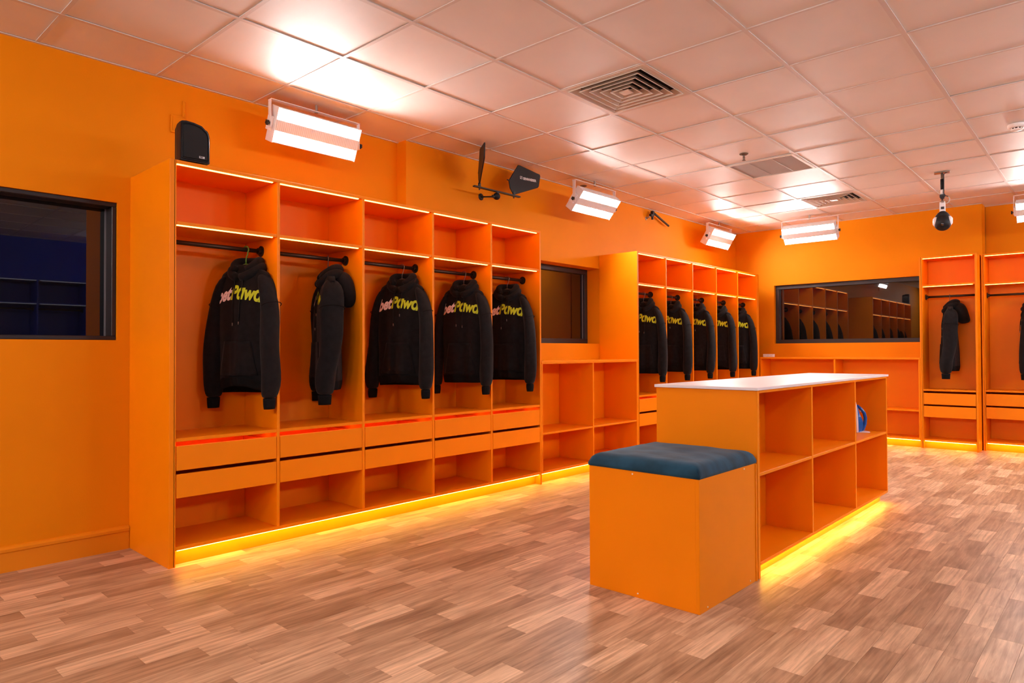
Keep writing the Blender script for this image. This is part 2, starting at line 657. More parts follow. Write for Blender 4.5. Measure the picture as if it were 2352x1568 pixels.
# pattern of the printed planks: for each strip (start offset, [(length, tone)...])
PAT = [
    (0.49, [(0.51, .95), (0.47, .30)]),
    (0.10, [(0.62, .35), (0.36, .62)]),
    (0.905, [(0.315, .80), (0.665, .22)]),
    (0.60, [(0.44, .55), (0.54, .38)]),
    (0.02, [(0.40, .42), (0.30, .85), (0.28, .50)]),
    (0.33, [(0.55, .28), (0.43, .66)]),
    (0.75, [(0.48, .74), (0.50, .40)]),
    (0.18, [(0.36, .50), (0.62, .20)]),
    (0.28, [(0.26, .90), (0.72, .45)]),
]
pieces = []
rnd = random.Random(11)
k0 = int(math.floor((XL - 3.32) / PW)) - 1
k1 = int(math.ceil((XR - 3.32) / PW)) + 1
for k in range(k0, k1):
    xa = 3.32 + k * PW
    xb = xa + PW
    if xb <= XL + .01 or xa >= XR - .01:
        continue
    xa, xb = max(xa, XL), min(xb, XR)
    off, seq = PAT[k % 9]
    block = k // 9
    off = (off + 0.37 * block) % PER
    yy = off - PER * 6
    while yy < YB2:
        for ln, tone in seq:
            a, c = yy, yy + ln
            yy = c
            a, c = max(a, YF), min(c, YB2)
            if c - a > 0.02:
                t = min(1, max(0, tone + rnd.uniform(-.07, .07)))
                pr = [project((px, py, 0)) for px in (xa, xb) for py in (a, c)]
                area = 0.0
                if all(pr):
                    us = [p[0] for p in pr]
                    vs2 = [p[1] for p in pr]
                    if max(us) > 0 and min(us) < 2352 and max(vs2) > 0 and min(vs2) < 1568:
                        area = abs((pr[3][0] - pr[0][0]) * (pr[2][1] - pr[1][1]) -
                                   (pr[2][0] - pr[1][0]) * (pr[3][1] - pr[0][1])) / 2
                        # hidden under the furniture
                        if xb < 0.5 and c > 0.5 or (2.36 < xa and xb < 2.88 and a > 1.76 and c < 4.65):
                            area = 0.0
                pieces.append((area, xa, xb, a, c, t, rnd.random()))
pieces.sort(key=lambda p: -p[0])
JG = 0.0004
for area, xa, xb, a, c, t, g in pieces[:298]:
    ln = round(c - a, 3)
    o = link('plank', box_mesh(xb - xa - 2 * JG, ln - 2 * JG, 0.005, 'plank_wood'), floor, (xa + JG, a + JG, -0.005))
    o.color = (t, g, 0, 1)
bm = bmesh.new()
tone_vals = []
for area, xa, xb, a, c, t, g in pieces[298:]:
    bm_box(bm, xa + JG, xb - JG, a + JG, c - JG, -0.005, 0.0)
    tone_vals.append((t, g))
me = bpy.data.meshes.new('planks_beyond')
bm.to_mesh(me)
bm.free()
me.materials.append(M['plank_wood_far'])
ca = me.color_attributes.new('tone', 'FLOAT_COLOR', 'CORNER')
buf = []
for p in me.polygons:
    t, g = tone_vals[p.index // 6]
    buf += [t, g, 0.0, 1.0] * p.loop_total
ca.data.foreach_set('color', buf)
far_planks = link('plank_field', me, floor)
far_planks['kind'] = 'stuff'


# ------------------------------------------------------------------ cabinets
def led(parent, x0, x1, y, z, kind, w=0.013, h=0.004):
    return part('led_strip', parent, x0, x1, y - w / 2, y + w / 2, z - h, z, kind, 0)


BT = 0.018


def drawer(parent, x0, x1, z0, z1, depth, mat):
    """open-topped drawer box behind a flat front"""
    o = part('drawer', parent, x0, x1, 0.0, BT, z0, z1, mat)
    bm = bmesh.new()
    s = 0.013
    bm_box(bm, s, s + 0.012, BT, depth, 0.012, (z1 - z0) - 0.018)
    bm_box(bm, (x1 - x0) - s - 0.012, (x1 - x0) - s, BT, depth, 0.012, (z1 - z0) - 0.018)
    bm_box(bm, s + 0.012, (x1 - x0) - s - 0.012, depth - 0.012, depth, 0.012, (z1 - z0) - 0.018)
    bm_box(bm, s + 0.012, (x1 - x0) - s - 0.012, BT, depth - 0.012, 0.012, 0.020)
    bm_obj('drawer_box', bm, mat, o)
    return o


def hanging_rod(parent, x0, x1, y, z):
    bm = bmesh.new()
    bm_tube(bm, [(x0 + .004, y, z), (x1 - .004, y, z)], 0.0125, 14)
    rod = bm_obj('hanging_rod', bm, 'rod_dark', parent, True)
    for xx, s in ((x0, 1), (x1, -1)):
        bm = bmesh.new()
        bm_disc(bm, (xx, y, z), (s, 0, 0), 0.033, 0.006, 20)
        bm_disc(bm, (xx + s * .006, y, z), (s, 0, 0), 0.019, 0.018, 16)
        for a in range(3):
            an = a * 2 * PI / 3 + .5
            bm_disc(bm, (xx + s * .006, y + .025 * math.cos(an), z + .025 * math.sin(an)), (s, 0, 0), 0.004, 0.003, 8)
        bm_obj('flange', bm, 'rod_dark', rod)
    return rod


def locker_unit(label, loc, rotz, edges, top=2.135, shelf=1.795, seat=.653, depth=.40, back_to=.58, mat='orange_board',
                left_wide=.026, right_wide=.018, left_back=None, seat_led=True, cat='lockers', side_back=None, name='locker_unit',
                led_mat='led_shelf', plinth_led='led_plinth', d1=(.502, .629), d2=(.358, .482), foot_l=True, foot_r=True):
    """local x along the bays, local +y into the depth; edges are the panel centre lines"""
    u = thing(name, label, cat, loc, rotz)
    n = len(edges) - 1
    bb, bt = 0.086, 0.106                        # bottom board
    sb = side_back if side_back is not None else back_to
    xa, xb = edges[0], edges[-1]
    o = part('side_panel', u, xa - left_wide, xa + BT / 2 - .001, 0.0, left_back or sb, 0.0 if foot_l else bb, top, mat)
    part('edge_strip', o, left_wide - .0015, left_wide + .0005, -0.0008, 0.002, 0.004, top - .002, 'gap_dark', 0)
    part('side_panel', u, xb - BT / 2 + .001, xb + right_wide, 0.0, sb, 0.0 if foot_r else bb, top, mat)
    for k in range(1, n):
        part('divider', u, edges[k] - BT / 2, edges[k] + BT / 2, 0.0005, depth, bt, top - BT, mat)
    part('top_panel', u, xa + BT / 2, xb - BT / 2, 0.0, back_to, top - BT, top, mat)
    part('bottom_panel', u, xa + BT / 2, xb - BT / 2, 0.0, depth, bb, bt, mat)
    part('plinth', u, xa, xb, 0.055, 0.073, 0.0, bb, mat)
    led(u, xa + .02, xb - .02, 0.013, bb, plinth_led, 0.010, 0.004)
    for k in range(n):
        a, c = edges[k] + BT / 2, edges[k + 1] - BT / 2
        e = .0008
        part('back_panel', u, a + e, c - e, depth - .001, depth + .012, bt, top - BT, mat, 0)
        part('shelf', u, a + e, c - e, 0.004, depth - .002, shelf, shelf + BT, mat)
        part('seat_shelf', u, a + e, c - e, 0.002, depth - .002, seat, seat + BT, mat)
        led(u, a + .006, c - .022, 0.016, top - BT, led_mat)
        led(u, a + .006, c - .022, 0.018, shelf, led_mat)
        if seat_led:
            led(u, a + .006, c - .022, 0.110, seat, led_mat)
        hanging_rod(u, a, c, 0.19, 1.73)
        drawer(u, a + .003, c - .003, d1[0], d1[1], depth - .02, mat)
        drawer(u, a + .003, c - .003, d2[0], d2[1], depth - .02, mat)
    return u


def low_unit(label, loc, rotz, edges, shelf_z, depth=.40, back_to=.58, mat='orange_board', counter=(1.011, 1.033),
             mid=(.412, .428), plinth_led=True):
    u = thing('shelf_unit', label, 'shelves', loc, rotz)
    n = len(edges) - 1
    bb, bt = 0.086, 0.106
    xa, xb = edges[0], edges[-1]
    part('counter_top', u, xa, xb, -0.004, back_to, counter[0], counter[1], mat, 0.002)
    part('side_panel', u, xa, xa + BT, 0.0, depth, bb, counter[0] - .0005, mat)
    part('side_panel', u, xb - BT, xb, 0.0, depth, bb, counter[0] - .0005, mat)
    for k in range(1, n):
        part('divider', u, edges[k] - BT / 2, edges[k] + BT / 2, 0.0005, depth, bt, counter[0] - .0005, mat)
    part('bottom_panel', u, xa + BT, xb - BT, 0.0, depth, bb, bt, mat)
    part('plinth', u, xa, xb, 0.055, 0.073, 0.0, bb, mat)
    led(u, xa + .01, xb - .01, 0.013, bb, 'led_plinth', 0.010, 0.004)
    for k in range(n):
        a = edges[k] + (BT if k == 0 else BT / 2) + .0008
        c = edges[k + 1] - (BT if k == n - 1 else BT / 2) - .0008
        part('back_panel', u, a, c, depth - .001, depth + .012, bt, counter[0] - .001, mat, 0)
        part('shelf', u, a, c, 0.003, depth - .002, mid[0], mid[1], mat)
    return u


XF = 0.58                                   # front plane of everything on the left wall
Q = PI / 2
U1 = locker_unit('tall orange five-bay locker unit nearest on the left, beside the first dark window', (XF, 0, 0), Q,
                 [.481, 1.066, 1.661, 2.257, 2.853, 3.441], back_to=.465, side_back=.465, left_back=.5795, right_wide=.010)
low_unit('low orange open shelf unit below the small square dark window', (XF, 0, 0), Q, [3.4525, 4.196, 4.9525], .42,
         back_to=.465)
U2 = locker_unit('tall orange five-bay locker unit at the far end of the left wall', (XF, 0, 0), Q,
                 [4.972, 5.531, 6.123, 6.713, 7.303, 7.889], top=2.128, back_to=.465, left_wide=.018, right_wide=.055)
low_unit('long low orange open shelf under the wide dark window on the back wall', (0, 7.945, 0), 0.0,
         [.59, 1.525, 2.452], .42, depth=.31, back_to=.333, counter=(1.008, 1.030))
U3 = locker_unit('single-bay tall orange locker right of the wide dark window', (0, 7.945, 0), 0.0, [2.472, 2.993],
                 top=2.178, shelf=1.84, depth=.31, back_to=.334, left_wide=.018, right_wide=.010, seat_led=False)
U4 = locker_unit('tall orange locker at the right edge, set back in the corner', (0, 8.15, 0), 0.0,
                 [3.033, 3.66, 4.26], top=2.178, shelf=1.84, depth=.33, back_to=.368, left_wide=.018, right_wide=.018,
                 seat_led=False)
# the blue side of the room, seen only as a reflection in the first window
B1 = locker_unit('tall blue locker unit on the right wall, mirrored in the first dark window', (6.53, 3.9, 0), -Q,
                 [.02, .615, 1.21, 1.805, 2.40, 2.995], mat='blue_board', led_mat='led_white', plinth_led='led_white',
                 depth=.40, back_to=.565)

# ------------------------------------------------------------------ island, worktop, pouf
IX0, IX1, IY0, IY1 = 2.343, 2.905, 2.336, 4.682
isl = thing('island_cabinet', 'orange double-sided shelf island under the white worktop', 'cabinet', (0, 0, 0))
it = 0.923
part('end_panel', isl, IX0, IX1, IY0, IY0 + 0.026, 0.0, it, 'orange_board')
part('end_panel', isl, IX0, IX1, IY1 - BT, IY1, 0.062, it, 'orange_board')
xc = 2.624
part('core_panel', isl, xc - .009, xc + .009, IY0 + .026, IY1 - BT, .078, it - .014, 'orange_board', 0)
part('top_panel', isl, IX0, IX1, IY0 + .026, IY1 - BT, it - .014, it, 'orange_board')
part('bottom_panel', isl, IX0, IX1, IY0 + .026, IY1 - BT, .062, .078, 'orange_board')
div = [3.105, 3.919]
for y in div:
    for xa, xb in ((IX0 + .001, xc - .0095), (xc + .0095, IX1 - .001)):
        part('divider', isl, xa, xb, y - .010, y + .010, .078, it - .014, 'orange_board')
for a, c in ((IY0 + .026, div[0] - .010), (div[0] + .010, div[1] - .010), (div[1] + .010, IY1 - BT)):
    for xa, xb in ((IX0 + .002, xc - .0095), (xc + .0095, IX1 - .002)):
        part('shelf', isl, xa, xb, a + .0006, c - .0006, .499, .515, 'orange_board')
for xx in (IX1 - .058, IX0 + .042):
    part('plinth', isl, xx, xx + .016, IY0 + .026, IY1 - .05, 0, .062, 'orange_board')
part('plinth', isl, IX0 + .06, IX1 - .06, IY1 - .066, IY1 - .05, 0, .062, 'orange_board')
for xx in (IX1 - .015, IX0 + .015):
    part('led_strip', isl, xx - .005, xx + .005, IY0 + .04, IY1 - .06, .057, .062, 'led_plinth', 0)
bm = bmesh.new()
bm_box(bm, IX0 - .006, IX1 + .008, IY0 - .012, IY1 + .020, it, it + .015)
bmesh.ops.bevel(bm, geom=list(bm.edges), offset=.0015, segments=1, affect='EDGES')
tag(bm_obj('worktop', bm, 'white_board'), 'white laminate worktop slab on the orange island', 'worktop')

PX0, PX1, PY0, PY1, PH = 2.332, 2.905, 1.729, 2.314, .572
pouf = thing('storage_pouf', 'orange box seat with dark blue velvet cushion against the island end', 'seat')
part('front_panel', pouf, PX0, PX1 - .0165, PY0, PY0 + .018, 0, PH, 'orange_board')
part('side_panel', pouf, PX1 - .018, PX1, PY0 + .0004, PY1 - .012, 0, PH, 'orange_board')
part('side_panel', pouf, PX0, PX0 + .018, PY0 + .0185, PY1 - .012, 0, PH, 'orange_board')
part('back_panel', pouf, PX0, PX1 + .004, PY1 - .0115, PY1 + .004, 0, PH - .004, 'orange_board')
part('lid', pouf, PX0 + .018, PX1 - .018, PY0 + .018, PY1 - .012, PH - .02, PH, 'orange_board')
for (sx, sy, sz) in ((2.575, PY0, PH - .014), (2.60, PY0, .02)):
    bm = bmesh.new()
    bm_disc(bm, (sx, sy, sz), (0, -1, 0), .0035, .0015, 10)
    bm_obj('screw_head', bm, 'socket_white', pouf)
for (sy, sz) in ((1.80, .016), (2.24, .018), (2.18, PH - .012)):
    bm = bmesh.new()
    bm_disc(bm, (PX1, sy, sz), (1, 0, 0), .0035, .0015, 10)
    bm_obj('screw_head', bm, 'socket_white', pouf)
# cushion: rounded slab, softly domed with a few dents
N = 44
bm = bmesh.new()


def cushion_pt(a, c):
    hx, hy = (PX1 - PX0) / 2 + .004, (PY1 - PY0) / 2 + .003
    x, y = (a * 2 - 1), (c * 2 - 1)
    e = max(abs(x), abs(y))
    edge = min(1 - abs(x), 1 - abs(y))
    h = .046 * (1 - (1 - min(1, edge / .20)) ** 2.2) ** .6
    dome = .012 * (1 - x * x) * (1 - y * y)
    dent = -.004 * math.exp(-((x - .25) ** 2 + (y + .1) ** 2) / .08) - .003 * math.exp(-((x + .4) ** 2 + (y - .2) ** 2) / .05)
    wr = .0016 * math.sin(9 * x + 4 * y) * math.sin(7 * y - 2 * x) * max(0, min(1, edge / .2))
    return Vector(((PX0 + PX1) / 2 + x * hx, (PY0 + PY1) / 2 + y * hy - .002, PH + .014 + h + dome + dent + wr))


gv = [[bm.verts.new(cushion_pt(a / N, c / N)) for c in range(N + 1)] for a in range(N + 1)]
for a in range(N):
    for c in range(N):
        bm.faces.new((gv[a][c], gv[a + 1][c], gv[a + 1][c + 1], gv[a][c + 1]))
rim = [gv[a][0] for a in range(N + 1)] + [gv[N][c] for c in range(1, N + 1)] + \
      [gv[a][N] for a in range(N - 1, -1, -1)] + [gv[0][c] for c in range(N - 1, 0, -1)]
lowv = [bm.verts.new((v.co.x * .996 + .004 * 2.6185, v.co.y * .996 + .004 * 2.02, PH + .0005)) for v in rim]
for k in range(len(rim)):
    k2 = (k + 1) % len(rim)
    bm.faces.new((rim[k2], rim[k], lowv[k], lowv[k2]))
bm.faces.new(lowv)
cush = bm_obj('cushion', bm, 'velvet_blue', pouf, True)
bm = bmesh.new()
cx, cy = PX1 + .002, PY0 - .003
bm_tube(bm, [(cx, cy, PH + .002), (cx, cy, PH + .016), (cx - .012, cy + .012, PH + .036), (cx - .034, cy + .034, PH + .052)],
        .0022, 6)
bm_obj('corner_seam', bm, 'velvet_seam', cush, True)

# ------------------------------------------------------------------ hoodies and hangers
SH = .170                                    # shoulder half width


def torso_w(z):
    t = min(1, max(0, (-z - .12) / .68))
    return SH + .020 * math.sin(min(1, t * 1.4) * PI) + .012 * t


def torso_d(u, z, sd, front=True):
    t = min(1, max(0, (-z - .10) / .69))
    base = .020 + .050 * min(1, t * 3.2) ** .7 + .016 * t
    prof = max(0.0, 1 - abs(u) ** 2.6) ** .55
    fold = (.014 * math.sin(5.3 * u + sd * 1.7 + .8) + .008 * math.sin(10.5 * u - sd + 2.0 * t)) * t ** 1.1
    fold -= .013 * math.exp(-((u + .05 - .1 * math.sin(sd)) / .13) ** 2) * min(1, max(0, (t - .45) / .3))
    d = (base + fold * (1 if front else -.7)) * prof
    return d if front else d * .9


def z_top(u):
    a = abs(u)
    if a < .36:
        return -.090
    if a < .86:
        return -.090 - (a - .36) / .5 * .052
    return -.142 - ((a - .86) / .14) ** 1.6 * .05


def hoodie(sd, hem_lift=.0, spread=0.0):
    """local x to the wearer's left (viewer's right), -y the chest, z up; origin on the hanging rod axis"""
    root = thing('hoodie', 'black hoodie', 'hoodie')
    N, K = 30, 26
    HEM = -.792
    rings = []
    for k in range(K + 1):
        v = k / K
        ring = []
        for s in (1, -1):
            for i in range(N + 1):
                u = (-1 + 2 * i / N) * s
                if s == -1 and i in (0, N):
                    continue
                hz = HEM + (hem_lift * (1 - u * u) if s == 1 else 0)
                z = z_top(u) + (hz - z_top(u)) * v
                d = torso_d(u, z, sd, s == 1)
                ring.append((u * torso_w(z), -d if s == 1 else d, z))
        rings.append(ring)
    bm = bmesh.new()
    rv = bm_loft(bm, rings, cap=False)
    top = rv[0]
    n = len(top)
    for i in range(N - 1):                       # close along the shoulders
        a, b_, c, d = top[i + 1], top[i + 2] if i + 2 <= N else None, top[n - 2 - i] if n - 2 - i > N else None, top[n - 1 - i]
        if b_ and c and b_ is not c:
            try:
                bm.faces.new((a, b_, c, d))
            except ValueError:
                pass
    bm_obj('torso', bm, 'black_cloth', root, True)
    # hem band
    rings = []
    for k in range(5):
        v = k / 4
        ring = []
        for s in (1, -1):
            for i in range(N + 1):
                u = (-1 + 2 * i / N) * s
                if s == -1 and i in (0, N):
                    continue
                hz = HEM + (hem_lift * (1 - u * u) if s == 1 else 0)
                d = torso_d(u, HEM, sd, s == 1) * (1.0 - .10 * math.sin(v * PI * .5) + .05 * math.sin(v * PI))
                ring.append((u * torso_w(HEM) * (1 - .05 * v), -d if s == 1 else d, hz + .004 - v * .062))
        rings.append(ring)
    bm = bmesh.new()
    bm_loft(bm, rings, cap=False)
    o = bm_obj('hem_band', bm, 'black_rib', root, True)
    md = o.modifiers.new('thickness', 'SOLIDIFY')
    md.thickness = .005
    # sleeves and cuffs
    rn = random.Random(int(sd * 10) + 3)
    for s in (-1, 1):
        dy = rn.uniform(-.035, .01)
        bend = rn.uniform(-.02, .02)
        path = [(.112, 0, -.146), (.142, 0, -.178), (.172, -.004, -.26), (.188 + spread * .45, -.008 + dy * .2, -.37),
                (.194 + spread * .75, -.012 + dy * .5 + bend, -.50), (.197 + spread * .95, -.016 + dy * .8 + bend, -.62),
                (.199 + spread, -.020 + dy, -.73), (.197 + spread, -.024 + dy, -.81), (.195 + spread, -.026 + dy, -.855),
                (.194 + spread, -.027 + dy, -.878)]
        rx = [.012, .030, .038, .042, .044, .046, .050, .050, .042, .030]
        ry = [.020, .062, .076, .074, .068, .064, .064, .063, .054, .042]
        rings = []
        m_ = 22
        for q, (px, py, pz) in enumerate(path):
            ring = []
            for a in range(m_):
                an = 2 * PI * a / m_
                w = 1 + .07 * math.sin(3 * an + q * .8 + sd) + .03 * math.sin(5 * an - q * 1.3)
                ring.append((s * (px + rx[q] * w * math.cos(an)), py + ry[q] * w * math.sin(an),
                             pz + .012 * math.cos(an) * (1 if q < 3 else 0)))
            rings.append(ring)
        bm = bmesh.new()
        bm_loft(bm, rings, True)
        sl = bm_obj('sleeve', bm, 'black_cloth', root, True)
        md = sl.modifiers.new('smooth', 'SUBSURF')
        md.levels = md.render_levels = 1
        # the seam where the sleeve is sewn on
        bm = bmesh.new()
        q = 2.7
        ring = []
        for a in range(25):
            an = 2 * PI * a / 24
            ring.append((s * (.186 + spread * .4 + .0385 * math.cos(an)), -.006 + .077 * math.sin(an), -.335 + .02 * math.cos(an)))
        bm_tube(bm, ring, .0022, 5, False)
        bm_obj('seam', bm, 'black_rib', sl, True)
        cz = -.876
        bm = bmesh.new()
        rings = []
        for q in range(5):
            v = q / 4
            rings.append([(s * (.194 + spread + (.029 - .004 * v + .003 * math.sin(v * PI)) * math.cos(2 * PI * a / 20)),
                           -.027 + dy + (.043 - .004 * v) * math.sin(2 * PI * a / 20), cz - v * .062) for a in range(20)])
        bm_loft(bm, rings, True)
        bm_obj('cuff', bm, 'black_rib', sl, True)
    # hood: a thick folded collar and a pouch falling down the back
    bm = bmesh.new()
    ring_pts = []
    M_ = 28
    for a in range(M_ + 1):
        t = -PI / 2 + .50 + (2 * PI - 1.0) * a / M_
        ring_pts.append((.076 * math.cos(t), .010 + .062 * math.sin(t), -.090 + .034 * math.sin(t) + .012 * math.cos(2 * t)))
    rad = [.016 + .013 * math.sin(PI * min(1, max(0, .12 + .76 * a / M_))) for a in range(M_ + 1)]
    bm_tube(bm, ring_pts, rad, 12)
    # second fold of the collar
    ring2 = []
    for a in range(M_ + 1):
        t = -PI / 2 + .10 + (2 * PI - .20) * a / M_
        ring2.append((.090 * math.cos(t), .006 + .064 * math.sin(t), -.124 + .036 * math.sin(t) + .010 * math.cos(2 * t)))
    bm_tube(bm, ring2, [r * 1.15 for r in rad], 12)
    hd = bm_obj('hood', bm, 'black_cloth', root, True)
    bm = bmesh.new()
    rings = []
    for (cy_, cz_, rx_, rn_, tl) in ((.015, -.085, .066, .030, 1.25), (.045, -.110, .096, .060, .95), (.085, -.165, .108, .092, .62),
                                     (.120, -.222, .100, .094, .48), (.152, -.262, .078, .066, .45), (.178, -.282, .042, .032, .45),
                                     (.192, -.290, .010, .008, .45)):
        dirn = Vector((0, math.sin(tl), math.cos(tl)))
        rings.append([(rx_ * math.cos(2 * PI * a / 20), cy_ + dirn.y * rn_ * math.sin(2 * PI * a / 20),
                       cz_ + dirn.z * rn_ * math.sin(2 * PI * a / 20)) for a in range(20)])
    bm_loft(bm, rings, True)
    o = bm_obj('hood_pouch', bm, 'black_cloth', hd, True)
    md = o.modifiers.new('smooth', 'SUBSURF')
    md.levels = md.render_levels = 1
    # drawstrings
    for s, ln in ((-1, .285 + .03 * math.sin(sd)), (1, .245 + .05 * math.cos(sd))):
        pts = []
        for q in range(9):
            z = -.140 - ln * q / 8
            x = s * (.030 - .006 * q / 8)
            pts.append((x, -torso_d(x / torso_w(z), z, sd) - .007 - (.02 * (1 - q / 2) if q < 2 else 0), z))
        bm = bmesh.new()
        bm_tube(bm, pts, .0030, 6)
        ds = bm_obj('drawstring', bm, 'black_cord', root, True)
        bm = bmesh.new()
        e = Vector(pts[-1])
        bm_tube(bm, [e, e + Vector((0, 0, -.018))], .0030, 8)
        bm_obj('tip', bm, 'hanger_grey', ds, True)
    # kangaroo pocket
    bm = bmesh.new()
    A, B = 18, 10
    rows = []
    for c in range(B + 1):
        v = c / B
        z = -.545 - v * .235 + hem_lift * .8 * v
        hw = .092 + .042 * v
        rows.append([bm.verts.new(((-1 + 2 * a / A) * hw,
                                   -torso_d((-1 + 2 * a / A) * hw / torso_w(z), z, sd) - .006, z)) for a in range(A + 1)])
    for r0, r1 in zip(rows[:-1], rows[1:]):
        for a in range(A):
            bm.faces.new((r0[a], r0[a + 1], r1[a + 1], r1[a]))
    o = bm_obj('pocket', bm, 'black_cloth', root, True)
    md = o.modifiers.new('thickness', 'SOLIDIFY')
    md.thickness = .005
    # printed word across the chest
    for src, x_off, mat, lab in ((TXT_A, 0.0, 'print_white', 'white printed letters'),
                                 (TXT_B, TXT_AW - .006, 'print_lime', 'lime green printed letters')):
        me = src.copy()
        me.materials.clear()
        me.materials.append(M[mat])
        for v in me.vertices:
            tx = v.co.x + x_off - TXT_W / 2
            z = -.296 + v.co.y - .95 * tx * tx
            v.co = (tx, -torso_d(tx / torso_w(z), z, sd) - .0035, z)
        o = link('lettering', me, root)
        o['label'] = lab
    return root


SZ = .112
TXT_A = text_mesh('lettering', 'bet', SZ, 'print_white', bold=.0046, shear=.25, slices=.008)
TXT_B = text_mesh('lettering', 'P\u0251w\u0251', SZ, 'print_lime', bold=.0046, shear=.25, slices=.008)
for t_ in (TXT_A, TXT_B):
    x_min = min(v.co.x for v in t_.vertices)
    for v in t_.vertices:
        v.co.x -= x_min
TXT_AW = max(v.co.x for v in TXT_A.vertices)
TXT_W0 = TXT_AW - .006 + max(v.co.x for v in TXT_B.vertices)
kx = .322 / TXT_W0
for t_ in (TXT_A, TXT_B):
    for v in t_.vertices:
        v.co.x *= kx
TXT_AW *= kx
TXT_W = .322


def hanger(mat, label):
    h = thing('coat_hanger', label, 'hanger')
    bm = bmesh.new()
    pts = []
    r = .0185
    for q in range(15):
        an = R(200) - R(235) * q / 14
        pts.append((r * math.cos(an), 0, .0005 + r * math.sin(an) * 1.05))
    pts += [(.010, 0, -.032), (.003, 0, -.045), (0, 0, -.060), (0, 0, -.082)]
    bm_tube(bm, pts, .0038 if mat == 'hanger_green' else .0026, 8)
    bm_obj('hook', bm, mat, h, True)
    bm = bmesh.new()
    pts = []
    for q in range(17):
        t = -1 + 2 * q / 16
        pts.append((t * .128, 0, -.090 - .052 * abs(t) ** 1.25))
    bm_tube(bm, pts, [.006 + .0035 * (1 - abs(-1 + 2 * q / 16)) for q in range(17)], 8)
    bm_obj('shoulder_bar', bm, mat, h, True)
    return h


protos = [hoodie(0.4, .045), hoodie(2.1, .012, .0), hoodie(3.7, .02, .022), hoodie(5.2, .0, .020)]
hg_grey = hanger('hanger_grey', 'grey hanger')
hg_green = hanger('hanger_green', 'green hanger')
used = set()


def place(kind, proto, loc, rotz, label, group):
    if proto.name in used:
        o = copy_tree(proto, loc, rotz)
    else:
        used.add(proto.name)
        o = proto
        o.location = loc
        o.rotation_euler = (0, 0, rotz)
    o['label'] = label
    o['group'] = group
    return o


NTH = ['first', 'second', 'third', 'fourth', 'fifth']
RX, RZ = .39, 1.73
G1 = 'black hoodies in the near five-bay lockers'
G2 = 'black hoodies in the far five-bay lockers'
# (y on the rod, phi, proto, twist label)
near = [
    (.960, 66, 0, 'black hoodie on a green hanger in the leftmost locker bay',
     'green plastic hanger holding the leftmost black hoodie'),
    (1.515, 112, 1, 'black hoodie hanging side-on with its hood to the right, second bay of the near lockers',
     'thin hanger of the side-on hoodie in the second bay of the near lockers'),
    (2.125, 66, 2, 'black hoodie facing out in the third bay of the near lockers',
     'thin hanger of the hoodie in the third bay of the near lockers'),
    (2.735, 70, 3, 'black hoodie facing out in the fourth bay of the near lockers',
     'thin hanger of the hoodie in the fourth bay of the near lockers'),
    (3.235, 66, 2, 'black hoodie facing out in the fifth bay of the near lockers, beside the square window',
     'thin hanger of the hoodie in the fifth bay of the near lockers'),
]
for k, (y, ph, pr, lb, lh) in enumerate(near):
    place('h', protos[pr], (RX, y, RZ), R(90 - ph), lb, G1)
    place('g', hg_green if k == 0 else hg_grey, (RX, y, RZ), R(90 - ph), lh, 'hangers in the near five-bay lockers')
far = [(5.38, 74, 3), (5.96, 84, 2), (6.545, 84, 1), (7.13, 84, 0), (7.70, 78, 3)]
for k, (y, ph, pr) in enumerate(far):
    place('h', protos[pr], (RX, y, RZ), R(90 - ph), 'black hoodie in the %s bay of the far five-bay lockers' % NTH[k], G2)
    place('g', hg_grey, (RX, y, RZ), R(90 - ph), 'thin hanger of the hoodie in the %s bay of the far lockers' % NTH[k],
          'hangers in the far five-bay lockers')
place('h', protos[1], (2.715, 7.945 + .19, RZ), R(-77), 'black hoodie hanging side-on in the single-bay locker by the wide window', 'black hoodies on the back wall')
place('g', hg_grey, (2.715, 7.945 + .19, RZ), R(-77), 'thin hanger of the side-on hoodie in the single-bay locker', 'hangers on the back wall')
place('h', protos[2], (3.425, 8.15 + .19, RZ), R(-80), 'black hoodie cut off by the right edge of the picture', 'black hoodies on the back wall')
place('g', hg_grey, (3.425, 8.15 + .19, RZ), R(-80), 'thin hanger of the hoodie at the right edge', 'hangers on the back wall')
place('h', protos[3], (6.53 + .19, 2.86, RZ), R(-90 - 60), 'black hoodie in the blue lockers, mirrored in the first dark window', 'black hoodies in the blue lockers')
place('g', hg_grey, (6.53 + .19, 2.86, RZ), R(-90 - 60), 'thin hanger of the hoodie in the blue lockers', 'hangers in the blue lockers')


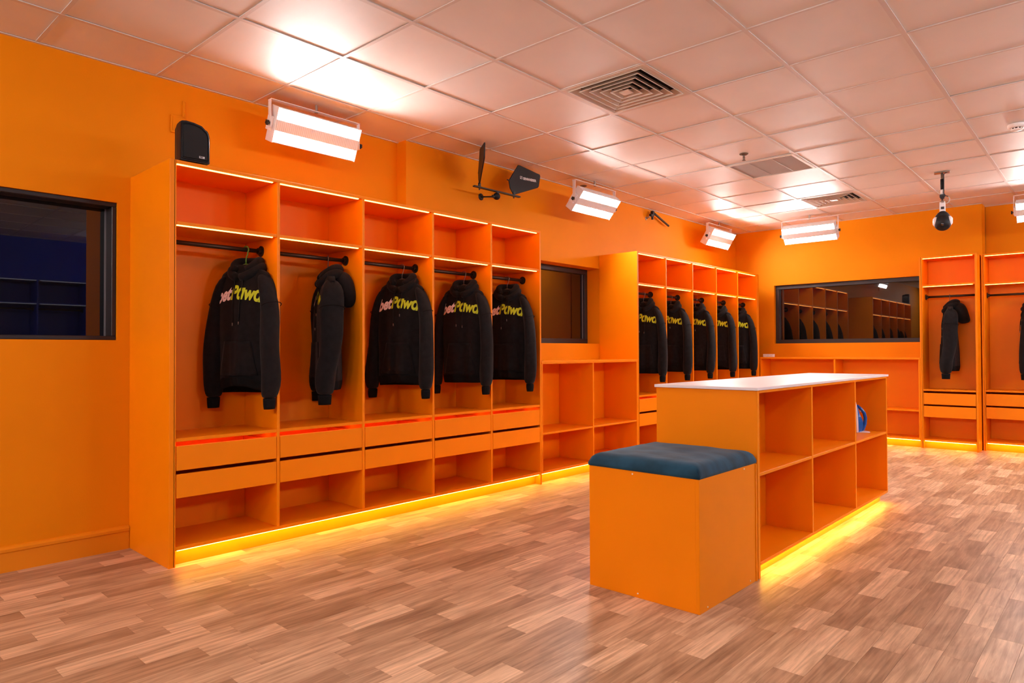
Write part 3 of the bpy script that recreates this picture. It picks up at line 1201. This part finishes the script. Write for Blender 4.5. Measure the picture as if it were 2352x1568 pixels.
# ------------------------------------------------------------------ flood lights
def flood(label, loc, rotz, tilt, drop, ln=.62):
    """local x along the lamp, -y into the room; loc is the point on the ceiling above the lamp centre"""
    f = thing('flood_light', label, 'flood light', loc, rotz, 'white twin-tube flood lights')
    hl = ln / 2
    part('yoke_bar', f, -hl - .022, hl + .022, -.022, .022, -.050, -.046, 'lamp_white', .0006)
    bm = bmesh.new()
    bm_disc(bm, (0, 0, -.046), (0, 0, 1), .009, .046, 10)
    bm_disc(bm, (0, 0, -.054), (0, 0, 1), .013, .005, 6)
    bm_obj('ceiling_bolt', bm, 'chrome', f)
    for s in (-1, 1):
        x = s * (hl + .020)
        a = part('yoke_arm', f, x - .002, x + .002, -.016, .016, -drop - .03, -.050, 'lamp_white', .0006)
        bm = bmesh.new()
        bm_disc(bm, (s * .002 + .002, .016, .03), (s, 0, 0), .006, .014, 8)
        for q in range(5):
            an = q * 2 * PI / 5
            bm_disc(bm, (s * .012 + .002, .016 + .011 * math.cos(an), .03 + .011 * math.sin(an)), (s, 0, 0), .007, .012, 8)
        bm_obj('clamp_knob', bm, 'knob_black', a)
    ct, st = math.cos(tilt), math.sin(tilt)
    h2 = .111
    rotm = (-tilt, 0, 0)

    def tl(name, x0, x1, y0, y1, z0, z1, mat, par=f, bev=.002):
        """box in the tilted lamp frame: y- is the light-giving side"""
        o = link(name, box_mesh(x1 - x0, y1 - y0, z1 - z0, mat, bev), f)
        mtx = Matrix.Translation((0, 0, -drop)) @ Matrix.Rotation(tilt, 4, 'X') @ Matrix.Translation((x0, y0, z0))
        o.matrix_local = mtx
        return o
    hs = tl('housing', -hl + .006, hl - .006, -.010, .058, -h2, h2, 'lamp_white')
    tl('end_plate', -hl, -hl + .006, -.034, .060, -h2 - .002, h2 + .002, 'lamp_white')
    tl('end_plate', hl - .006, hl, -.034, .060, -h2 - .002, h2 + .002, 'lamp_white')
    tl('reflector_lip', -hl + .006, hl - .006, -.036, -.010, h2 - .005, h2, 'lamp_white')
    tl('reflector_lip', -hl + .006, hl - .006, -.030, -.010, -h2, -h2 + .006, 'lamp_white')
    band = tl('vent_band', -hl + .006, hl - .006, -.033, -.010, -.036, .036, 'lamp_band')
    bm = bmesh.new()
    nrib = 46
    for q in range(nrib):
        x = -hl + .014 + (ln - .028) * q / (nrib - 1) + hl - .006
        bm_box(bm, x - .0022, x + .0022, -.0016, .0, .004, .068)
    bm_obj('band_ribs', bm, 'lamp_white', band)
    for s in (-1, 1):
        zc = s * .0710
        tl('tube', -hl + .012, hl - .012, -.014, -.010, zc - .031, zc + .031, 'lamp_tube', bev=0)
    # bracket plate between arm and housing
    for s in (-1, 1):
        tl('pivot_plate', s * (hl + .009) - .009, s * (hl + .009) + .009, -.006, .050, -.045, .045, 'lamp_white')
    return f


flood('white flood light above the near lockers, right of the black loudspeaker', (.275, 1.500, H), Q, R(24), .198)
flood('white flood light by the pentagonal antenna, above the square window', (.44, 4.43, H), Q, R(40), .225)
flood('white flood light in the far left corner, above the far lockers', (.345, 7.285, H), Q, R(32), .208)
flood('white flood light on the back wall above the wide dark window', (1.36, 7.60, H), 0.0, R(36), .220)
flood('white flood light at the right edge, above the set-back locker', (3.685, 7.80, H), 0.0, R(34), .218)
# unseen fill lamps added to lift the light level, right side and behind camera
ADDED_LAMPS = [('on the blue right wall, %s from the far corner' % w, (6.76, y, H), -Q) for w, y in
       (('first', 7.285), ('second', 5.70), ('third', 4.20), ('fourth', 2.75))]
ADDED_LAMPS += [('on the back wall, right of the picture', (5.9, 8.10, H), 0.0)]
ADDED_LAMPS += [('behind the camera, %s' % w, (x, -3.26, H), PI) for w, x in
        (('leftmost', .8), ('second from left', 2.3), ('second from right', 3.8), ('rightmost', 5.3))]
for lb, lc, rz in ADDED_LAMPS:
    flood('added white fill light out of view ' + lb, lc, rz, R(34 if rz == 0.0 else 22), .21)


# ------------------------------------------------------------------ ceiling vents, sprinklers, detector
def grid_thing(name, label, cat, j, i, group=None):
    p = grid_pt(j + .5, i + .5)
    return thing(name, label, cat, (p.x, p.y, H), GTH, group)


def diffuser(label, j, i):
    t = grid_thing('air_diffuser', label, 'air vent', j, i, 'square ceiling air diffusers')
    h = .296
    for k in range(5):
        o = h - .032 - k * .047
        q = o - .034
        z0, z1 = -.006, .030
        bm = bmesh.new()
        # flared square ring: outer edge low, inner edge high
        rings = []
        for r_, z in ((o, z0), (o - .004, z0 - .002), (q, z1), (q + .004, z1 + .002)):
            rings.append([(-r_, -r_, z), (r_, -r_, z), (r_, r_, z), (-r_, r_, z)])
        rings.append(rings[0])
        rv = [[bm.verts.new(p) for p in r_] for r_ in rings[:4]]
        for a in range(4):
            ra, rb = rv[a], rv[(a + 1) % 4]
            for c in range(4):
                d = (c + 1) % 4
                bm.faces.new((ra[c], ra[d], rb[d], rb[c]))
        bm_obj('vane', bm, 'vent_cream', t)
    bm = bmesh.new()
    for (x0, x1, y0, y1) in ((-h, h, -h, -h + .034), (-h, h, h - .034, h), (-h, -h + .034, -h + .034, h - .034),
                             (h - .034, h, -h + .034, h - .034)):
        bm_box(bm, x0, x1, y0, y1, -.002, .006)
    bm_obj('frame', bm, 'vent_cream', t)
    part('centre_plate', t, -.034, .034, -.034, .034, -.006, .004, 'vent_cream')
    part('duct_cavity', t, -h, h, -h, h, .038, .044, 'vent_dark', 0)
    return t


diffuser('large square cream air diffuser with nested vanes, nearest in the ceiling', 2, 4)
diffuser('small-looking square air diffuser in the far ceiling above the back wall light', 2, 11)

t = grid_thing('return_grille', 'grey louvred return air grille in the ceiling, beside a sprinkler', 'air vent', 2, 8)
h = .294
for nm, a in (('frame_rail', (-h, h, -h, -h + .022)), ('frame_rail', (-h, h, h - .022, h)), ('frame_rail', (-h, -h + .022, -h + .022, h - .022)),
              ('frame_rail', (h - .022, h, -h + .022, h - .022))):
    part(nm, t, *a, -.004, .006, 'vent_cream', 0)
for k in range(24):
    y = -h + .034 + k * (2 * h - .068) / 23
    o = link('louvre', box_mesh(2 * h - .046, .011, .0016, 'grille_grey'), t, (-h + .023, y - .008, .006), (R(-38), 0, 0))
for x in (-.10, .10):
    part('mullion', t, x - .003, x + .003, -h + .022, h - .022, -.001, .004, 'grille_grey', 0)
part('duct_cavity', t, -h, h, -h, h, .034, .040, 'vent_dark', 0)


def sprinkler(label, x, y):
    t = thing('sprinkler', label, 'sprinkler', (x, y, H), 0, 'ceiling sprinklers')
    bm = bmesh.new()
    bm_lathe(bm, [(.036, .004), (.036, 0), (.030, -.006), (.012, -.010)], 20)
    bm_obj('escutcheon', bm, 'bronze', t)
    bm = bmesh.new()
    bm_lathe(bm, [(.009, -.008), (.009, -.026), (.006, -.032), (.004, -.050)], 12)
    bm_obj('head', bm, 'bronze', t)
    bm = bmesh.new()
    for s in (-1, 1):
        bm_tube(bm, [(s * .008, 0, -.024), (s * .011, 0, -.036), (s * .003, 0, -.050)], .0016, 6)
    bm_obj('frame_arms', bm, 'bronze', t)
    bm = bmesh.new()
    bm_lathe(bm, [(.004, -.048), (.015, -.050), (.015, -.053), (.003, -.054)], 14)
    bm_obj('deflector', bm, 'bronze', t)


sprinkler('small metal sprinkler head next to the louvred ceiling grille', 1.874, 4.561)
sprinkler('small metal sprinkler head behind the flood light by the antenna', .235, 4.52)

t = thing('smoke_detector', 'round white smoke detector on the ceiling at the right', 'smoke detector', (3.655, 5.205, H))
bm = bmesh.new()
bm_lathe(bm, [(.056, 0), (.058, -.004), (.058, -.018), (.052, -.026), (.040, -.028)], 28)
bm_obj('base', bm, 'socket_white', t, False)
bm = bmesh.new()
bm_lathe(bm, [(.034, -.028), (.034, -.036)], 24)
bm_obj('vent_slots', bm, 'vent_dark', t)
bm = bmesh.new()
for q in range(10):
    an = q * 2 * PI / 10
    bm_disc(bm, (.035 * math.cos(an), .035 * math.sin(an), -.038), (0, 0, 1), .004, .012, 6)
bm_obj('slot_ribs', bm, 'socket_white', t)
bm = bmesh.new()
bm_lathe(bm, [(.038, -.036), (.037, -.040), (.028, -.046), (.010, -.048)], 24)
bm_obj('cap', bm, 'socket_white', t)

# ------------------------------------------------------------------ camera hanging from the ceiling
t = thing('ceiling_camera', 'black ball-shaped camera hanging from the ceiling on a short pole', 'camera', (2.969, 6.396, H), R(10))
part('ceiling_plate', t, -.062, .062, -.042, .042, -.006, -.001, 'chrome', .001)
bm = bmesh.new()
bm_tube(bm, [(0, 0, -.006), (0, 0, -.165)], .011, 12)
pole = bm_obj('pole', bm, 'chrome', t, True)
bm = bmesh.new()
bm_tube(bm, [(0, 0, -.062), (0, 0, -.100), (0, 0, -.160)], [.0145, .0155, .0145], 12)
bm_obj('tape_wrap', bm, 'black_mesh', pole, True)
bm = bmesh.new()
bm_tube(bm, [(0, 0, -.160), (0, 0, -.206)], .013, 12)
bm_obj('pole_sleeve', bm, 'lamp_white', t, True)
bm = bmesh.new()
bm_box(bm, -.022, .022, -.020, .020, -.232, -.206)
bm_box(bm, -.016, .016, -.016, .016, -.246, -.232)
bmesh.ops.bevel(bm, geom=list(bm.edges), offset=.003, segments=1, affect='EDGES')
bm_obj('clamp', bm, 'knob_black', t)
bm = bmesh.new()
bm_lathe(bm, [(.008, -.246), (.010, -.262), (.018, -.268), (.021, -.276), (.021, -.286)], 14)
bm_obj('neck', bm, 'chrome', t, True)
bm = bmesh.new()
bm_box(bm, -.024, .024, -.022, .022, -.370, -.284)
bmesh.ops.bevel(bm, geom=list(bm.edges), offset=.004, segments=1, affect='EDGES')
bd = bm_obj('body', bm, 'lamp_white', t)
part('label_patch', bd, -.013, .013, -.0235, -.0215, -.345, -.322, 'knob_black', 0)
bm = bmesh.new()
rings = []
for (w, z) in ((.024, -.366), (.040, -.378), (.054, -.396), (.064, -.420), (.066, -.440)):
    rings.append([(w * math.cos(2 * PI * a / 20), .046 * math.sin(2 * PI * a / 20), z) for a in range(20)])
bm_loft(bm, rings, True)
bm_obj('shroud', bm, 'black_plastic', t, True)
bm = bmesh.new()
bmesh.ops.create_uvsphere(bm, u_segments=28, v_segments=18, radius=.072)
for v in bm.verts:
    v.co = Vector((v.co.x, v.co.y, v.co.z * 1.08 - .465))
ball = bm_obj('ball', bm, 'black_plastic', t, True)
for s in (-1, 1):
    bm = bmesh.new()
    bm_tube(bm, [(s * .040, 0, -.455), (s * .066, 0, -.455), (s * .078, 0, -.455)], [.052, .042, .024], 20)
    bm_obj('side_cap', bm, 'lamp_white', ball, True)
bm = bmesh.new()
bm_tube(bm, [(0, -.064, -.488), (0, -.0735, -.492)], .014, 18)
bm_obj('lens', bm, 'dark_glass', ball, True)
bm = bmesh.new()
bm_tube(bm, [(.050, -.01, -.002), (.030, -.012, -.008), (.014, -.014, -.022), (.013, -.014, -.10), (.012, -.016, -.20),
             (.024, -.018, -.222), (.046, -.02, -.232)], .0042, 8)
bm_obj('cable', bm, 'knob_black', t, True)
bm = bmesh.new()
bm_tube(bm, [(.046, -.02, -.232), (.056, -.02, -.248), (.055, -.02, -.268), (.048, -.02, -.286), (.030, -.02, -.296)], .0040, 8)
bm_obj('cable_loop', bm, 'cable_grey', t, True)

# ------------------------------------------------------------------ loudspeaker, its wall plate
sp = thing('loudspeaker', 'small black loudspeaker with rounded grille standing on the near lockers', 'loudspeaker', (.568, .590, 2.136), R(90 - 4))
# local x to the viewer's right, -y to the room
hw = .076
hh = .224
# outline with a sloping rounded top, front face
def sp_outline(s, y, z0=.012):
    pts = []
    w = hw * s
    ht = hh * (s * .5 + .5)
    base = z0 + (1 - s) * .05
    ctl = [(-w, base), (-w * .92, base - .004), (w * .92, base - .004), (w, base), (w, ht * .62)]
    for q in range(7):
        an = q / 6 * PI / 2
        ctl.append((w - .022 * s * (1 - math.cos(an)) - .0 , ht * .62 + ht * .24 * math.sin(an)))
    ctl += [(w * .45, ht * .94), (-w * .1, ht * .985), (-w * .62, ht * 1.0), (-w * .88, ht * .985), (-w, ht * .955)]
    return [(x, y, z) for x, z in ctl]


bm = bmesh.new()
bm_loft(bm, [sp_outline(.86, .125), sp_outline(.98, .06), sp_outline(1.0, .012), sp_outline(.985, 0.0)], True)
body = bm_obj('cabinet', bm, 'black_plastic', sp)
bm = bmesh.new()
bm_loft(bm, [sp_outline(.86, -.002, .020), sp_outline(.80, -.006, .022)], True)
bm_obj('grille', bm, 'black_mesh', sp)
bm = bmesh.new()
rim = [(x, -.003, z) for x, _, z in sp_outline(.90, 0, .017)]
bm_tube(bm, rim + [rim[0]], .0028, 6, False)
bm_obj('grille_rim', bm, 'black_plastic', sp, True)
bd = part('badge', sp, .018, .046, -.0075, -.0055, .032, .043, 'print_pale', 0)
me = text_mesh('badge_lettering', 'FBT', .0105, 'knob_black', bold=.0004, extrude=.0003)
o = link('badge_lettering', me, bd, (.0030, -.0006, .0020), (PI / 2, 0, 0))
for xx in (-.05, .05):
    for yy in (.02, .10):
        bm = bmesh.new()
        bm_disc(bm, (xx, yy, 0), (0, 0, 1), .008, .014, 10)
        bm_obj('foot', bm, 'knob_black', sp)
part('bracket', sp, -.020, .014, .045, .075, .196, .222, 'knob_black', .002)

wp = thing('wall_plate', 'orange-painted blank wall plate behind the black loudspeaker', 'wall plate', (XL, .675, 2.452), Q)
part('plate', wp, 0, .088, -.012, -.0005, 0, .108, 'orange_wall', .002)
part('cover', wp, .008, .080, -.016, -.012, .010, .098, 'orange_wall', .002)
cd = thing('cable_duct', 'orange-painted cable duct rising up the wall above the loudspeaker', 'cable duct', (XL, .745, 2.55), Q)
part('duct', cd, 0, .014, -.012, -.0005, 0, .105, 'orange_wall', .002)
part('end_cap', cd, -.001, .015, -.013, -.0005, .105, .109, 'orange_wall', .001)

# ------------------------------------------------------------------ antennas
PADDLE = [(-.055, .110), (-.040, .045), (.000, 0.0), (.018, -.002), (.330, .112), (.346, .126), (.366, .222), (.360, .238),
          (.085, .268), (.066, .268)]


def paddle(parent, origin, rz, lettering):
    bm = bmesh.new()
    bm_prism(bm, PADDLE, -.005, .005)
    bmesh.ops.bevel(bm, geom=[e for e in bm.edges], offset=.003, segments=1, affect='EDGES')
    p = bm_obj('antenna_paddle', bm, 'black_plastic', parent, loc=origin, rot=(0, 0, rz))
    bm = bmesh.new()
    bm_tube(bm, [(-.075, 0, .112), (-.048, 0, .114)], .005, 8)
    bm_obj('socket', bm, 'knob_black', p)
    if lettering:
        me = text_mesh('lettering', 'SENNHEISER', .030, 'print_pale', bold=.0010, extrude=.0004)
        w = max(v.co.x for v in me.vertices)
        for v in me.vertices:
            v.co.x *= .178 / w
        o = link('lettering', me, p, (.128, -.0060, .150), (PI / 2, R(-3), 0))
        bm = bmesh.new()
        # square outline with a broken diagonal stroke
        s = .030
        for (x0, x1, z0, z1) in ((0, s, 0, .003), (0, s, s * .8 - .003, s * .8), (0, .003, .003, s * .8 - .003), (s - .003, s, .003, s * .8 - .003)):
            bm_box(bm, x0, x1, -.0004, .0004, z0, z1)
        bm_prism(bm, [(.005, .004), (.010, .004), (.017, .012), (.023, .020), (.018, .020), (.012, .012)], -.0004, .0004)
        bm_obj('emblem', bm, 'print_pale', p, loc=(.088, -.0060, .150), rot=(0, R(-3), 0))
    return p


an = thing('antenna', 'pair of black paddle antennas on a wall bar, one marked with white lettering', 'antenna', (XP, 3.205, 2.440), Q)
# local x = +y world, local -y = +x world
bm = bmesh.new()
bm_disc(bm, (0, -.004, .02), (0, 1, 0), .03, .004, 16)
bm_tube(bm, [(0, -.004, .020), (0, -.10, .006), (0, -.18, -.006)], .007, 8)
bm_obj('wall_arm', bm, 'knob_black', an, True)
bm = bmesh.new()
bmesh.ops.create_uvsphere(bm, u_segments=14, v_segments=10, radius=.030)
for v in bm.verts:
    v.co = Vector((v.co.x * 1.1, v.co.y - .19, v.co.z - .005))
bm_obj('ball_joint', bm, 'black_plastic', an, True)
bm = bmesh.new()
bm_disc(bm, (.012, -.19, 0.0), (0, 0, 1), .014, .036, 10)
bm_disc(bm, (-.030, -.19, -.012), (-1, 0, 0), .012, .022, 10)
bm_obj('clamp_screw', bm, 'knob_black', an)
part('cross_bar', an, -.270, .292, -.205, -.175, .030, .042, 'knob_black', .003)
for x in (-.205, .215):
    bm = bmesh.new()
    bm_disc(bm, (x, -.19, .042), (0, 0, 1), .012, .030, 10)
    bm_disc(bm, (x, -.19, .014), (0, 0, 1), .006, .016, 8)
    bm_obj('stand_bush', bm, 'knob_black', an)
paddle(an, (.205, -.19, .048), 0.0, True)
paddle(an, (-.205, -.19, .062), R(-128), False)

a2 = thing('antenna_mount', 'thin black antenna on a clamp high on the wall above the far lockers', 'antenna', (XP, 5.90, 2.655), Q)
bm = bmesh.new()
bm_disc(bm, (0, -.003, 0), (0, 1, 0), .022, .003, 14)
bm_tube(bm, [(0, -.003, 0), (.01, -.03, .01), (.03, -.045, .030)], .009, 8)
bm_obj('wall_bracket', bm, 'chrome', a2, True)
bm = bmesh.new()
bm_box(bm, .015, .075, -.062, -.030, .018, .048)
bm_box(bm, .052, .088, -.062, -.026, .030, .090)
bmesh.ops.bevel(bm, geom=list(bm.edges), offset=.004, segments=1, affect='EDGES')
bm_obj('clamp', bm, 'black_plastic', a2)
bm = bmesh.new()
bm_disc(bm, (.065, -.046, -.010), (0, 0, 1), .013, .032, 10)
bm_obj('clamp_knob', bm, 'knob_black', a2)
bm = bmesh.new()
bm_tube(bm, [(.070, -.046, .078), (.130, -.046, .060), (.435, -.046, -.036)], [.013, .013, .012], 8)
bm_obj('antenna_rod', bm, 'black_plastic', a2, True)

# ------------------------------------------------------------------ clothes iron on the island
ir = thing('clothes_iron', 'blue and white clothes iron standing on its heel on the island shelf', 'iron', (2.748, 4.470, .5155), R(36))
# local: z up towards the tip, +x towards the handle side, y width
def sole(z, L=.225):
    t = z / L
    return .052 * (1 - t ** 2.2) ** .6


bm = bmesh.new()
rings = []
for q in range(12):
    z = .004 + .225 * q / 11
    w = max(.002, sole(z - .004))
    rings.append([(-.014, -w, z), (.0, -w, z), (.0, w, z), (-.014, w, z)])
bm_loft(bm, rings, True)
bm_obj('soleplate', bm, 'iron_white', ir)
bm = bmesh.new()
rings = []
for q in range(12):
    t = q / 11
    z = .004 + .205 * t
    w = max(.002, sole(z - .004) * .9)
    d = .030 * (1 - t) ** .5 + .018 * math.sin(min(1, t * 1.5) * PI)
    rings.append([(.0005, -w, z), (.0005 + d, -w * .55, z), (.0005 + d * 1.1, 0, z), (.0005 + d, w * .55, z), (.0005, w, z)])
bm_loft(bm, rings, True)
bm_obj('body', bm, 'iron_blue', ir)
bm = bmesh.new()
bm_tube(bm, [(.020, 0, .012), (.050, 0, .022), (.064, 0, .060), (.068, 0, .105), (.060, 0, .140), (.040, 0, .168), (.012, 0, .198)],
        [.012, .013, .012, .012, .012, .011, .008], 10)
bm_obj('handle', bm, 'iron_blue', ir, True)
bm = bmesh.new()
bm_tube(bm, [(.030, 0, .155), (.058, 0, .152), (.070, 0, .120), (.074, 0, .085)], .0045, 8)
bm_obj('handle_trim', bm, 'iron_white', ir, True)
bm = bmesh.new()
bm_box(bm, -.012, .085, -.042, .042, 0, .008)
bmesh.ops.bevel(bm, geom=list(bm.edges), offset=.003, segments=1, affect='EDGES')
bm_obj('heel_rest', bm, 'iron_white', ir)

# ------------------------------------------------------------------ socket block on the back counter
so = thing('socket_block', 'small white socket block on the counter under the wide dark window', 'socket', (.585, 8.055, 1.0305))
part('box', so, 0, .142, 0, .045, 0, .040, 'socket_white', .003)
for k in range(3):
    o = part('outlet', so, .012 + k * .042, .044 + k * .042, -.0015, .001, .008, .032, 'socket_white', .0006)
    for q in range(2):
        bm = bmesh.new()
        bm_disc(bm, (.010 + q * .012, .0002, .012), (0, -1, 0), .002, .0012, 8)
        bm_obj('pin_hole', bm, 'vent_dark', o)
